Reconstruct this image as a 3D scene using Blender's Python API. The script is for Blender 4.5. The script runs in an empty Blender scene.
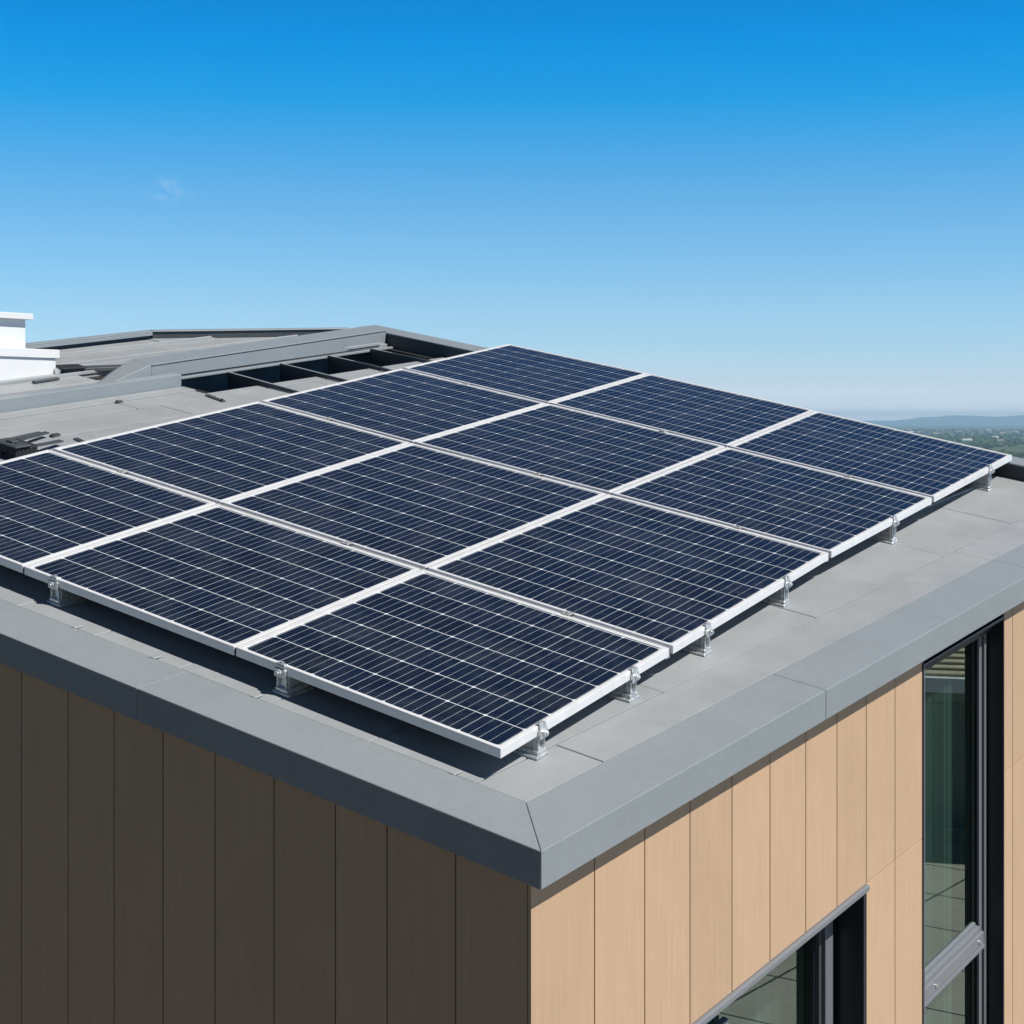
import bpy, bmesh, math, random
from mathutils import Vector, Matrix
random.seed(7)
scn = bpy.context.scene
COL = scn.collection

# ------------------------------------------------------------------ camera, sky, sun, exposure
SC = 0.75                      # metres per model unit
CAMZ = 9.0
F_PX = 1760.0
cam_d = bpy.data.cameras.new('camera'); cam = bpy.data.objects.new('camera', cam_d); COL.objects.link(cam)
cam.location = (0, 0, CAMZ); cam.rotation_euler = (math.radians(90), 0, 0)
cam_d.sensor_width = 36.0; cam_d.lens = F_PX/1024*36.0
cam_d.shift_y = -92.0/1024; cam_d.clip_start = 0.1; cam_d.clip_end = 60000
scn.camera = cam

SUN_EL = math.radians(53); SUN_H = Vector((0.952, -0.305)).normalized()
SUN_AZ = math.atan2(SUN_H.x, SUN_H.y)
w = bpy.data.worlds.new('World'); scn.world = w; w.use_nodes = True
nt = w.node_tree; nt.nodes.clear()
def wn(t, **k):
    n = nt.nodes.new(t)
    for a, b in k.items(): setattr(n, a, b)
    return n
sky = wn('ShaderNodeTexSky', sky_type='NISHITA', sun_disc=False, sun_elevation=SUN_EL, sun_rotation=SUN_AZ,
         altitude=200, air_density=1.0, dust_density=0.2, ozone_density=2.5)
tc = wn('ShaderNodeTexCoord'); sep = wn('ShaderNodeSeparateXYZ')
nt.links.new(tc.outputs['Generated'], sep.inputs[0])
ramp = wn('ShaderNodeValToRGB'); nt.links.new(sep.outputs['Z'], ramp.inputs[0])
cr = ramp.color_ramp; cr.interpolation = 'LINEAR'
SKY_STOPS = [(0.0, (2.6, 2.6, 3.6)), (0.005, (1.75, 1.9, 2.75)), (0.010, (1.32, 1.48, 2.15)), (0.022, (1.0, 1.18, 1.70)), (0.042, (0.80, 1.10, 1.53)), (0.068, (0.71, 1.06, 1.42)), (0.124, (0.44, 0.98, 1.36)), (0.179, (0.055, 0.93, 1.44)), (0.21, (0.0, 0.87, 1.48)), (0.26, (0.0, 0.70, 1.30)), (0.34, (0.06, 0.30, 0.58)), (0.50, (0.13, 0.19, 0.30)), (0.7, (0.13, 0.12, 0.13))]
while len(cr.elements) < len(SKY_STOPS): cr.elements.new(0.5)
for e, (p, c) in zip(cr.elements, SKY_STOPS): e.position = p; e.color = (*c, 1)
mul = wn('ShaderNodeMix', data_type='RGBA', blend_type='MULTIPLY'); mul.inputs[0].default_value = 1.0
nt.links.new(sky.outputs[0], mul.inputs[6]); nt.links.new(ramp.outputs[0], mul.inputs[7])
# faint high wisps of cloud: noise on the sky direction, kept to small patches
def wisp(prev, direction, radius, stretch, gain, col, seed):
    d = Vector(direction).normalized()
    sub = wn('ShaderNodeVectorMath', operation='SUBTRACT'); nt.links.new(tc.outputs['Generated'], sub.inputs[0]); sub.inputs[1].default_value = d
    sc_ = wn('ShaderNodeVectorMath', operation='MULTIPLY'); nt.links.new(sub.outputs[0], sc_.inputs[0]); sc_.inputs[1].default_value = (1/radius, 1/radius, stretch/radius)
    ln = wn('ShaderNodeVectorMath', operation='LENGTH'); nt.links.new(sc_.outputs[0], ln.inputs[0])
    fall = wn('ShaderNodeMapRange', interpolation_type='SMOOTHSTEP'); nt.links.new(ln.outputs['Value'], fall.inputs[0])
    for i, v in ((1, 0.15), (2, 1.0), (3, 1.0), (4, 0.0)): fall.inputs[i].default_value = v
    no = wn('ShaderNodeTexNoise'); no.inputs['Scale'].default_value = 1.6; no.inputs['Detail'].default_value = 5
    off = wn('ShaderNodeVectorMath', operation='ADD'); nt.links.new(sc_.outputs[0], off.inputs[0]); off.inputs[1].default_value = (seed, seed*1.7, 0)
    nt.links.new(off.outputs[0], no.inputs['Vector'])
    th = wn('ShaderNodeMapRange'); nt.links.new(no.outputs[0], th.inputs[0])
    for i, v in ((1, 0.45), (2, 0.75), (3, 0.0), (4, gain)): th.inputs[i].default_value = v
    m = wn('ShaderNodeMath', operation='MULTIPLY'); nt.links.new(fall.outputs[0], m.inputs[0]); nt.links.new(th.outputs[0], m.inputs[1])
    mx = wn('ShaderNodeMix', data_type='RGBA'); nt.links.new(m.outputs[0], mx.inputs[0]); nt.links.new(prev, mx.inputs[6]); mx.inputs[7].default_value = (*col, 1)
    return mx.outputs[2]
CW = (7.2, 8.0, 9.6)
out = wisp(mul.outputs[2], ((172-512)/F_PX, 1, (420-190)/F_PX), 0.017, 1.6, 0.36, CW, 3.1)
out = wisp(out, ((952-512)/F_PX, 1, (420-392)/F_PX), 0.03, 5, 0.7, CW, 11.3)
out = wisp(out, ((1000-512)/F_PX, 1, (420-391)/F_PX), 0.03, 5, 0.6, CW, 17.7)
out = wisp(out, ((867-512)/F_PX, 1, (420-398)/F_PX), 0.02, 4, 0.4, CW, 27.7)
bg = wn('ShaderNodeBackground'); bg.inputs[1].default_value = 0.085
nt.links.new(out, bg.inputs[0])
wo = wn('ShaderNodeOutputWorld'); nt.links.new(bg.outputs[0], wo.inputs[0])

sd = bpy.data.lights.new('sun', 'SUN'); sd.energy = 5.0; sd.angle = math.radians(0.5); sd.color = (1.0, 0.955, 0.89)
sun = bpy.data.objects.new('sun', sd); COL.objects.link(sun)
sv = Vector((SUN_H.x*math.cos(SUN_EL), SUN_H.y*math.cos(SUN_EL), math.sin(SUN_EL)))
sun.rotation_euler = sv.to_track_quat('Z', 'Y').to_euler(); sun.location = (20, -10, 30)
scn.view_settings.view_transform = 'Standard'; scn.view_settings.look = 'None'
scn.view_settings.exposure = 0.21; scn.view_settings.gamma = 1.0; scn.view_settings.use_curve_mapping = False

# ------------------------------------------------------------------ the building's own axes
# u runs along the sunlit facade, v along the shaded facade, w up; the roof rises gently along both
C0 = Vector((0.13182, 8.0, -1.96136)); DX = Vector((0.58150, 0.81355, 0.12249)); DY = Vector((-0.81351, 0.58155, 0.19000))
def T(p):
    u, v, z = p
    q = C0 + DX*u + DY*v; q = Vector((q.x, q.y, q.z+z))
    return q*SC + Vector((0, 0, CAMZ))

# ------------------------------------------------------------------ materials
def mat(name, col, rough=0.5, metal=0.0, noise=0.0, nscale=6.0, stretch=(1, 1, 1), bump=0.0, bscale=80.0, idvar=0.0, spec=0.5, dirt=0.0, rvar=0.0, grit=0.0):
    m = bpy.data.materials.new(name); m.use_nodes = True; n = m.node_tree; L = n.links
    b = n.nodes['Principled BSDF']; b.inputs['Roughness'].default_value = rough; b.inputs['Metallic'].default_value = metal
    b.inputs['Specular IOR Level'].default_value = spec
    b.inputs['Base Color'].default_value = (*col, 1)
    tcn = n.nodes.new('ShaderNodeTexCoord'); mp = n.nodes.new('ShaderNodeMapping'); mp.inputs['Scale'].default_value = stretch
    geo = n.nodes.new('ShaderNodeNewGeometry'); L.new(geo.outputs['Position'], mp.inputs[0])
    val = None
    def mult(a, bsock):
        x = n.nodes.new('ShaderNodeMath'); x.operation = 'MULTIPLY'; L.new(a, x.inputs[0]); L.new(bsock, x.inputs[1]); return x.outputs[0]
    if noise:
        no = n.nodes.new('ShaderNodeTexNoise'); no.inputs['Scale'].default_value = nscale; no.inputs['Detail'].default_value = 6; no.inputs['Roughness'].default_value = 0.62
        L.new(mp.outputs[0], no.inputs['Vector'])
        r = n.nodes.new('ShaderNodeMapRange'); L.new(no.outputs[0], r.inputs[0])
        for i, v in ((1, 0.25), (2, 0.75), (3, 1-noise), (4, 1+noise)): r.inputs[i].default_value = v
        val = r.outputs[0]
        if rvar:
            r2 = n.nodes.new('ShaderNodeMapRange'); L.new(no.outputs[0], r2.inputs[0])
            for i, v in ((1, 0.25), (2, 0.75), (3, rough-rvar), (4, rough+rvar)): r2.inputs[i].default_value = v
            L.new(r2.outputs[0], b.inputs['Roughness'])
    if dirt:
        no = n.nodes.new('ShaderNodeTexNoise'); no.inputs['Scale'].default_value = 2.3; no.inputs['Detail'].default_value = 8; no.inputs['Roughness'].default_value = 0.7
        L.new(geo.outputs['Position'], no.inputs['Vector'])
        r = n.nodes.new('ShaderNodeMapRange'); L.new(no.outputs[0], r.inputs[0])
        for i, v in ((1, 0.42), (2, 0.7), (3, 1), (4, 1-dirt)): r.inputs[i].default_value = v
        val = mult(val, r.outputs[0]) if val else r.outputs[0]
    if grit:
        no = n.nodes.new('ShaderNodeTexNoise'); no.inputs['Scale'].default_value = 95; no.inputs['Detail'].default_value = 3; L.new(geo.outputs['Position'], no.inputs['Vector'])
        r = n.nodes.new('ShaderNodeMapRange'); L.new(no.outputs[0], r.inputs[0])
        for i, v in ((1, 0.3), (2, 0.7), (3, 1-grit), (4, 1+grit)): r.inputs[i].default_value = v
        val = mult(val, r.outputs[0]) if val else r.outputs[0]
    if idvar:
        at = n.nodes.new('ShaderNodeUVMap'); at.uv_map = 'board'
        sx = n.nodes.new('ShaderNodeSeparateXYZ'); L.new(at.outputs[0], sx.inputs[0])
        wh = n.nodes.new('ShaderNodeTexWhiteNoise'); wh.noise_dimensions = '1D'; L.new(sx.outputs[0], wh.inputs['W'])
        r = n.nodes.new('ShaderNodeMapRange'); L.new(wh.outputs[0], r.inputs[0])
        r.inputs[3].default_value = 1-idvar; r.inputs[4].default_value = 1+idvar
        val = mult(val, r.outputs[0]) if val else r.outputs[0]
    if val:
        vm = n.nodes.new('ShaderNodeVectorMath'); vm.operation = 'SCALE'; vm.inputs[0].default_value = col; L.new(val, vm.inputs['Scale'])
        L.new(vm.outputs[0], b.inputs['Base Color'])
    if bump:
        no = n.nodes.new('ShaderNodeTexNoise'); no.inputs['Scale'].default_value = bscale; no.inputs['Detail'].default_value = 4; L.new(mp.outputs[0], no.inputs['Vector'])
        bm = n.nodes.new('ShaderNodeBump'); bm.inputs['Strength'].default_value = bump; bm.inputs['Distance'].default_value = 0.004
        L.new(no.outputs[0], bm.inputs['Height']); L.new(bm.outputs[0], b.inputs['Normal'])
    return m

M = {}
M['coping'] = mat('grey_coated_metal', (0.236, 0.268, 0.288), 0.38, 0.0, noise=0.045, nscale=38, dirt=0.07, grit=0.03, bump=0.10, bscale=6, rvar=0.05)
M['sheet'] = mat('grey_roof_sheet', (0.302, 0.322, 0.334), 0.40, 0.0, noise=0.07, nscale=3.0, dirt=0.11, grit=0.04, bump=0.12, bscale=5, idvar=0.03, rvar=0.06)
M['dark'] = mat('dark_lining', (0.012, 0.014, 0.018), 0.7)
M['wood'] = mat('timber_cladding', (0.505, 0.345, 0.222), 0.62, noise=0.07, nscale=1.0, stretch=(75, 75, 2.2), idvar=0.045, dirt=0.06, bump=0.12, bscale=1.0, spec=0.25)
M['alu'] = mat('anodised_aluminium', (0.82, 0.825, 0.83), 0.38, 0.30, noise=0.05, nscale=14, rvar=0.05)
M['galv'] = mat('galvanised_steel', (0.70, 0.73, 0.74), 0.33, 0.7, noise=0.28, nscale=45, rvar=0.12)
M['winframe'] = mat('window_dark_metal', (0.010, 0.014, 0.022), 0.35)
M['winalu'] = mat('window_grey_metal', (0.22, 0.235, 0.26), 0.35, 0.3, noise=0.05, nscale=20)
M['rail'] = mat('mill_finish_rail', (0.34, 0.35, 0.36), 0.5, 0.3, noise=0.15, nscale=25)
M['lining'] = mat('green_grey_window_lining', (0.26, 0.36, 0.32), 0.8)
M['white'] = mat('white_render', (0.70, 0.72, 0.73), 0.7, noise=0.025, nscale=5, dirt=0.03)
M['membrane'] = mat('dark_grey_metal', (0.042, 0.052, 0.06), 0.5, noise=0.1, nscale=6)
M['back'] = mat('panel_backsheet', (0.5, 0.5, 0.5), 0.7)
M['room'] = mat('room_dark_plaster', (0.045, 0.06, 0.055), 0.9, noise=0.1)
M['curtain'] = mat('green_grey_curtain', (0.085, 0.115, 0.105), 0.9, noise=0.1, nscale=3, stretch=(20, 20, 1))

def cell_material():
    m = bpy.data.materials.new('solar_cells'); m.use_nodes = True; n = m.node_tree; L = n.links; b = n.nodes['Principled BSDF']
    uv = n.nodes.new('ShaderNodeUVMap'); uv.uv_map = 'cells'
    s = n.nodes.new('ShaderNodeSeparateXYZ'); L.new(uv.outputs[0], s.inputs[0])
    def mth(op, a, bb=None, c=None):
        x = n.nodes.new('ShaderNodeMath'); x.operation = op
        for i, q in enumerate((a, bb, c)):
            if q is None: continue
            if isinstance(q, (int, float)): x.inputs[i].default_value = q
            else: L.new(q, x.inputs[i])
        return x.outputs[0]
    def dist(sock, mulv=1.0, offs=0.0):      # distance to the nearest integer of sock*mulv+offs
        a = mth('MULTIPLY_ADD', sock, mulv, offs); f = mth('FRACT', a); g = mth('SUBTRACT', 1.0, f); return mth('MINIMUM', f, g)
    du = dist(s.outputs[0]); dv = dist(s.outputs[1])
    gapu = mth('LESS_THAN', du, 0.0145); gapv = mth('LESS_THAN', dv, 0.0095)
    corner = mth('LESS_THAN', mth('ADD', du, dv), 0.062)
    white = mth('MAXIMUM', mth('MAXIMUM', mth('MULTIPLY', gapu, 0.9), mth('MULTIPLY', gapv, 0.55)), corner)
    bus = mth('LESS_THAN', dist(s.outputs[1], 4.0), 0.026)
    bn = n.nodes.new('ShaderNodeTexNoise'); bn.inputs['Scale'].default_value = 1.7; bn.inputs['Detail'].default_value = 3; L.new(uv.outputs[0], bn.inputs['Vector'])
    white = mth('MAXIMUM', white, mth('MULTIPLY', bus, mth('MULTIPLY', bn.outputs[0], 0.95)))
    # fine contact fingers, thinned by a slow noise as wear and dust break them up
    fing = mth('LESS_THAN', dist(s.outputs[0], 11.0), 0.10)
    no = n.nodes.new('ShaderNodeTexNoise'); no.inputs['Scale'].default_value = 2.2; no.inputs['Detail'].default_value = 6; L.new(uv.outputs[0], no.inputs['Vector'])
    fing = mth('MULTIPLY', fing, mth('MULTIPLY', no.outputs[0], 0.10))
    white = mth('MAXIMUM', white, fing)
    # each cell has its own slight tone, each with crystal mottling
    fl = n.nodes.new('ShaderNodeVectorMath'); fl.operation = 'FLOOR'; L.new(uv.outputs[0], fl.inputs[0])
    wh = n.nodes.new('ShaderNodeTexWhiteNoise'); wh.noise_dimensions = '2D'; L.new(fl.outputs[0], wh.inputs['Vector'])
    vo = n.nodes.new('ShaderNodeTexNoise'); vo.inputs['Scale'].default_value = 4.5; vo.inputs['Detail'].default_value = 7; vo.inputs['Roughness'].default_value = 0.7
    mp = n.nodes.new('ShaderNodeMapping'); mp.inputs['Scale'].default_value = (7.0, 1.6, 1); L.new(uv.outputs[0], mp.inputs[0]); L.new(mp.outputs[0], vo.inputs['Vector'])
    tone = mth('ADD', mth('MULTIPLY', wh.outputs[0], 0.45), mth('MULTIPLY', mth('SUBTRACT', vo.outputs[0], 0.32), 2.0))
    cm = n.nodes.new('ShaderNodeMix'); cm.data_type = 'RGBA'; L.new(tone, cm.inputs[0])
    cm.inputs[6].default_value = (0.0006, 0.0022, 0.0075, 1); cm.inputs[7].default_value = (0.0022, 0.0086, 0.0270, 1)
    wm = n.nodes.new('ShaderNodeMix'); wm.data_type = 'RGBA'; L.new(white, wm.inputs[0]); L.new(cm.outputs[2], wm.inputs[6]); wm.inputs[7].default_value = (0.60, 0.66, 0.70, 1)
    # thin film of dust
    dn = n.nodes.new('ShaderNodeTexNoise'); dn.inputs['Scale'].default_value = 0.55; dn.inputs['Detail'].default_value = 9; dn.inputs['Roughness'].default_value = 0.68; L.new(uv.outputs[0], dn.inputs['Vector'])
    dr = n.nodes.new('ShaderNodeMapRange'); L.new(dn.outputs[0], dr.inputs[0])
    for i, v in ((1, 0.45), (2, 0.8), (3, 0.0), (4, 0.07)): dr.inputs[i].default_value = v
    dm = n.nodes.new('ShaderNodeMix'); dm.data_type = 'RGBA'; L.new(dr.outputs[0], dm.inputs[0]); L.new(wm.outputs[2], dm.inputs[6]); dm.inputs[7].default_value = (0.35, 0.36, 0.36, 1)
    L.new(dm.outputs[2], b.inputs['Base Color'])
    b.inputs['Roughness'].default_value = 0.17; b.inputs['Specular IOR Level'].default_value = 0.5
    rr = n.nodes.new('ShaderNodeMapRange'); L.new(dn.outputs[0], rr.inputs[0])
    for i, v in ((1, 0.3), (2, 0.7), (3, 0.12), (4, 0.24)): rr.inputs[i].default_value = v
    L.new(rr.outputs[0], b.inputs['Roughness'])
    return m
M['cells'] = cell_material()

def glass_material():
    m = bpy.data.materials.new('window_glass'); m.use_nodes = True; n = m.node_tree; L = n.links; n.nodes.clear()
    o = n.nodes.new('ShaderNodeOutputMaterial'); mx = n.nodes.new('ShaderNodeMixShader'); fr = n.nodes.new('ShaderNodeFresnel'); fr.inputs[0].default_value = 2.9
    t = n.nodes.new('ShaderNodeBsdfTransparent'); t.inputs[0].default_value = (0.80, 0.90, 0.86, 1)
    g = n.nodes.new('ShaderNodeBsdfGlossy'); g.inputs['Roughness'].default_value = 0.01; g.inputs['Color'].default_value = (0.80, 0.93, 0.86, 1)
    ge = n.nodes.new('ShaderNodeNewGeometry'); inv = n.nodes.new('ShaderNodeMath'); inv.operation = 'SUBTRACT'; inv.inputs[0].default_value = 1.0; L.new(ge.outputs['Backfacing'], inv.inputs[1])
    fm = n.nodes.new('ShaderNodeMath'); fm.operation = 'MULTIPLY'; L.new(fr.outputs[0], fm.inputs[0]); L.new(inv.outputs[0], fm.inputs[1])
    L.new(fm.outputs[0], mx.inputs[0]); L.new(t.outputs[0], mx.inputs[1]); L.new(g.outputs[0], mx.inputs[2]); L.new(mx.outputs[0], o.inputs[0])
    return m
M['glass'] = glass_material()

# ------------------------------------------------------------------ object helpers
def tag(o, label=None, cat=None, group=None, kind=None):
    for k, v in (('label', label), ('category', cat), ('group', group), ('kind', kind)):
        if v: o[k] = v
    return o
def empty(name, loc, label, cat, group=None):
    e = bpy.data.objects.new(name, None); e.empty_display_size = 0.1; COL.objects.link(e); e.location = loc
    return tag(e, label, cat, group)
def origin_of(o):
    p = Vector(o.location)
    while o.parent: o = o.parent; p += Vector(o.location)
    return p

class MB:
    """collects faces in (u,v,w) model coordinates (or world ones) and links them as one mesh"""
    def __init__(s, xf=T): s.v = []; s.f = []; s.id = []; s.xf = xf; s.cur = 0.0; s.cells = {}
    def add(s, pts, faces):
        b = len(s.v); s.v += [s.xf(p) for p in pts]
        for f in faces: s.f.append([b+i for i in f]); s.id.append(s.cur)
    def prism(s, poly, w0, w1):
        """poly: list of (u,v); w0/w1 numbers or lists"""
        n = len(poly); a = w0 if isinstance(w0, (list, tuple)) else [w0]*n; c = w1 if isinstance(w1, (list, tuple)) else [w1]*n
        pts = [(p[0], p[1], a[i]) for i, p in enumerate(poly)] + [(p[0], p[1], c[i]) for i, p in enumerate(poly)]
        s.add(pts, [list(range(n))[::-1], list(range(n, 2*n))] + [[i, (i+1) % n, n+(i+1) % n, n+i] for i in range(n)])
    def box(s, u0, u1, v0, v1, w0, w1): s.prism([(u0, v0), (u1, v0), (u1, v1), (u0, v1)], w0, w1)
    def sweep(s, sect, path_fn, n_path):
        """sect: closed list of 2D points; path_fn(k, (a,b)) -> uvw"""
        n = len(sect); pts = [path_fn(k, q) for k in range(n_path) for q in sect]
        fs = []
        for k in range(n_path-1):
            for i in range(n): j = (i+1) % n; fs.append([k*n+i, k*n+j, (k+1)*n+j, (k+1)*n+i])
        fs.append(list(range(n))[::-1]); fs.append([(n_path-1)*n+i for i in range(n)])
        s.add(pts, fs)
    def build(s, name, m, parent=None, bevel=0.0, label=None, seg=1):
        org = origin_of(parent) if parent else (sum(s.v, Vector())/len(s.v))
        if not parent: org = Vector((org.x, org.y, min(p.z for p in s.v)))
        me = bpy.data.meshes.new(name); me.from_pydata([p-org for p in s.v], [], s.f)
        uvl = me.uv_layers.new(name='board')
        for poly, idv in zip(me.polygons, s.id):
            for li in poly.loop_indices: uvl.data[li].uv = (idv, 0)
        bm = bmesh.new(); bm.from_mesh(me); bmesh.ops.recalc_face_normals(bm, faces=bm.faces); bm.to_mesh(me); bm.free()
        me.materials.append(m)
        o = bpy.data.objects.new(name, me); COL.objects.link(o)
        if parent: o.parent = parent
        else: o.location = org
        if bevel:
            bv = o.modifiers.new('bevel', 'BEVEL'); bv.width = bevel; bv.segments = seg; bv.limit_method = 'ANGLE'; bv.angle_limit = math.radians(40)
        if label: o['label'] = label
        return o

# ------------------------------------------------------------------ terrain and distance
def smooth(a, b, x): t = min(1, max(0, (x-a)/(b-a))); return t*t*(3-2*t)
from mathutils import noise as mnoise
def ground_z(x, y):
    r = math.hypot(x, y-10)
    z = -25*smooth(60, 500, r)
    z += 1.5*mnoise.noise(Vector((x/220, y/220, 0)))*smooth(80, 400, r)
    if r > 30:  # unseen slope behind the camera, added to keep low sky light off the wall
        d = (x*-.62+(y-10)*-.785)/r
        z += (30+6*mnoise.noise(Vector((x/60, y/60, 3))))*smooth(32, 120, r)*smooth(0.1, 0.65, d)*(1-smooth(400, 900, r))
    return z
VALLEY = -25.0
def build_ground():
    rings = [0, 8, 16, 25, 35, 50, 70, 100, 140, 200, 280, 380, 500, 700, 1000, 1400, 2000, 2600, 3300, 4200, 5200, 6500, 8500, 11000, 14200]
    seg = 96; vs = [Vector((0, 10, 0))]; fs = []
    for r in rings[1:]:
        for k in range(seg):
            a = 2*math.pi*k/seg; x = r*math.sin(a); y = 10+r*math.cos(a); vs.append(Vector((x, y, ground_z(x, y))))
    for k in range(seg): fs.append([0, 1+k, 1+(k+1) % seg])
    for i in range(len(rings)-2):
        for k in range(seg):
            a = 1+i*seg+k; b = 1+i*seg+(k+1) % seg; fs.append([a, a+seg, b+seg, b])
    me = bpy.data.meshes.new('ground'); me.from_pydata(vs, [], fs)
    for p in me.polygons: p.use_smooth = True
    m = bpy.data.materials.new('valley_ground'); m.use_nodes = True; n = m.node_tree; L = n.links; b = n.nodes['Principled BSDF']; b.inputs['Roughness'].default_value = 0.95
    b.inputs['Specular IOR Level'].default_value = 0.1
    geo = n.nodes.new('ShaderNodeNewGeometry'); no = n.nodes.new('ShaderNodeTexNoise'); no.inputs['Scale'].default_value = 0.004; no.inputs['Detail'].default_value = 10; no.inputs['Roughness'].default_value = 0.7
    L.new(geo.outputs['Position'], no.inputs['Vector'])
    r = n.nodes.new('ShaderNodeValToRGB'); L.new(no.outputs[0], r.inputs[0])
    st = [(0.30, (0.025, 0.045, 0.018)), (0.45, (0.05, 0.075, 0.03)), (0.55, (0.085, 0.09, 0.045)), (0.64, (0.17, 0.145, 0.10)), (0.75, (0.045, 0.07, 0.03))]
    while len(r.color_ramp.elements) < len(st): r.color_ramp.elements.new(0.5)
    for e, (p, c) in zip(r.color_ramp.elements, st): e.position = p; e.color = (*c, 1)
    ln = n.nodes.new('ShaderNodeVectorMath'); ln.operation = 'LENGTH'; L.new(geo.outputs['Position'], ln.inputs[0])
    mr = n.nodes.new('ShaderNodeMapRange'); L.new(ln.outputs['Value'], mr.inputs[0]); mr.inputs[1].default_value = 30; mr.inputs[2].default_value = 60
    mx = n.nodes.new('ShaderNodeMix'); mx.data_type = 'RGBA'; L.new(mr.outputs[0], mx.inputs[0]); mx.inputs[6].default_value = (0.082, 0.070, 0.053, 1); L.new(r.outputs[0], mx.inputs[7])
    L.new(mx.outputs[2], b.inputs['Base Color']); me.materials.append(m)
    o = bpy.data.objects.new('ground', me); COL.objects.link(o); tag(o, kind='structure')
build_ground()

def build_hills():
    n = 160; rows = [0, .25, .5, .75, 1, 1.4]; vs = []; fs = []
    for j, t in enumerate(rows):
        for i in range(n+1):
            x = -9000+18000*i/n; y = 11300+2200*t
            px = 512+F_PX*x/12500.0
            prof = 40*math.exp(-((px-992)/30)**2) + 42*math.exp(-((px-1070)/48)**2) + 14*math.exp(-((px-952)/14)**2)+34 + 50*math.exp(-((px+300)/260)**2)
            prof *= 1+0.16*mnoise.noise(Vector((x/420, t*3, 5)))+0.08*mnoise.noise(Vector((x/130, t*5, 9)))
            h = VALLEY-4 + prof*math.sin(min(1, t)*math.pi/2) if t <= 1 else VALLEY-4+prof*0.4
            vs.append(Vector((x, y, h)))
    for j in range(len(rows)-1):
        for i in range(n): a = j*(n+1)+i; fs.append([a, a+1, a+n+2, a+n+1])
    me = bpy.data.meshes.new('hills'); me.from_pydata(vs, [], fs)
    for p in me.polygons: p.use_smooth = True
    me.materials.append(mat('wooded_hills', (0.11, 0.15, 0.15), 0.95, noise=0.4, nscale=0.01, spec=0.1))
    o = bpy.data.objects.new('hills', me); COL.objects.link(o); tag(o, kind='structure')
build_hills()

def wmb(): return MB(lambda p: Vector(p))
def build_woodland():
    mb = wmb(); rnd = random.Random(3)
    for k in range(5200):
        d = 1000*math.exp(rnd.random()*1.85)
        a = math.radians(rnd.uniform(5, 30)); x = d*math.sin(a); y = d*math.cos(a)
        if mnoise.noise(Vector((x/260, y/420, 2))) < -0.12: continue
        z = ground_z(x, y); r = rnd.uniform(4, 8); h = rnd.uniform(4, 8)
        n = 6; pts = [(x, y, z+h)]
        for q, rr in ((0.72, .75), (0.38, 1.0), (0.0, .55)):
            for i in range(n):
                an = 2*math.pi*(i+rnd.random()*.5)/n; s_ = rr*r*rnd.uniform(.75, 1.2); pts.append((x+s_*math.cos(an), y+s_*math.sin(an), z+h*q-(1 if q == 0 else 0)))
        fs = [[0, 1+i, 1+(i+1) % n] for i in range(n)]
        for lv in range(2):
            for i in range(n): a_ = 1+lv*n+i; b_ = 1+lv*n+(i+1) % n; fs.append([a_, a_+n, b_+n, b_])
        mb.cur = float(rnd.randint(0, 900)); mb.add(pts, fs)
    o = mb.build('woodland', mat('far_foliage', (0.040, 0.062, 0.022), 0.9, idvar=0.55, spec=0.1)); tag(o, kind='stuff', label='far off treetops scattered over the valley floor')
build_woodland()

def build_far_houses():
    rnd = random.Random(11)
    walls = mat('pale_house_wall', (0.55, 0.54, 0.50), 0.8); roofs = mat('brown_house_roof', (0.28, 0.19, 0.15), 0.8); roofs2 = mat('pale_house_roof', (0.45, 0.45, 0.45), 0.7)
    for k in range(34):
        px = rnd.uniform(905, 1120); d = 2300*math.exp(rnd.random()*1.0); x = (px-512)/F_PX*d; y = d
        z = ground_z(x, y); W = rnd.uniform(3.5, 7); D = rnd.uniform(3, 5); H = rnd.uniform(3.5, 5.5)
        e = empty('house', (x, y, z), 'tiny far house among the treetops of the valley beyond the roof', 'house', 'far houses in the valley')
        a = rnd.uniform(-.6, .6); ca, sa = math.cos(a), math.sin(a)
        def X(p): return Vector((x+p[0]*ca-p[1]*sa, y+p[0]*sa+p[1]*ca, z+p[2]))
        m1 = MB(X); m1.box(-W, W, -D, D, -2, H); m1.build('wall', walls, e)
        m2 = MB(X); m2.add([(-W-.6, -D-.6, H), (W+.6, -D-.6, H), (W+.6, D+.6, H), (-W-.6, D+.6, H), (-W-.6, 0, H+2.5), (W+.6, 0, H+2.5)], [[0, 1, 5, 4], [2, 3, 4, 5], [0, 4, 3], [1, 2, 5], [0, 3, 2, 1]])
        m2.build('roof', roofs if rnd.random() < .6 else roofs2, e)
build_far_houses()

# ------------------------------------------------------------------ terrace and pavilion that the windows mirror
def build_terrace():
    mb = wmb(); rnd = random.Random(5)
    ang = math.radians(-35)
    def X(p): return Vector((14+p[0]*math.cos(ang)-p[1]*math.sin(ang), 12+p[0]*math.sin(ang)+p[1]*math.cos(ang), p[2]))
    base = MB(X); base.box(-13, 26, -17, 26, -0.3, 0.012); o = base.build('pavement', mat('paving_joints', (0.17, 0.17, 0.155), 0.9)); tag(o, kind='structure')
    sl = MB(X)
    for i in range(19):
        for j in range(21):
            sl.cur = float(i*31+j); x = -13+i*2.05; y = -17+j*2.05; sl.box(x, x+2.0, y, y+2.0, 0.014, 0.05)
    o = sl.build('paving', mat('pale_paving_slabs', (0.36, 0.355, 0.32), 0.8, noise=0.08, nscale=1.5, idvar=0.06, dirt=0.12)); tag(o, kind='structure')
build_terrace()
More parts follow.
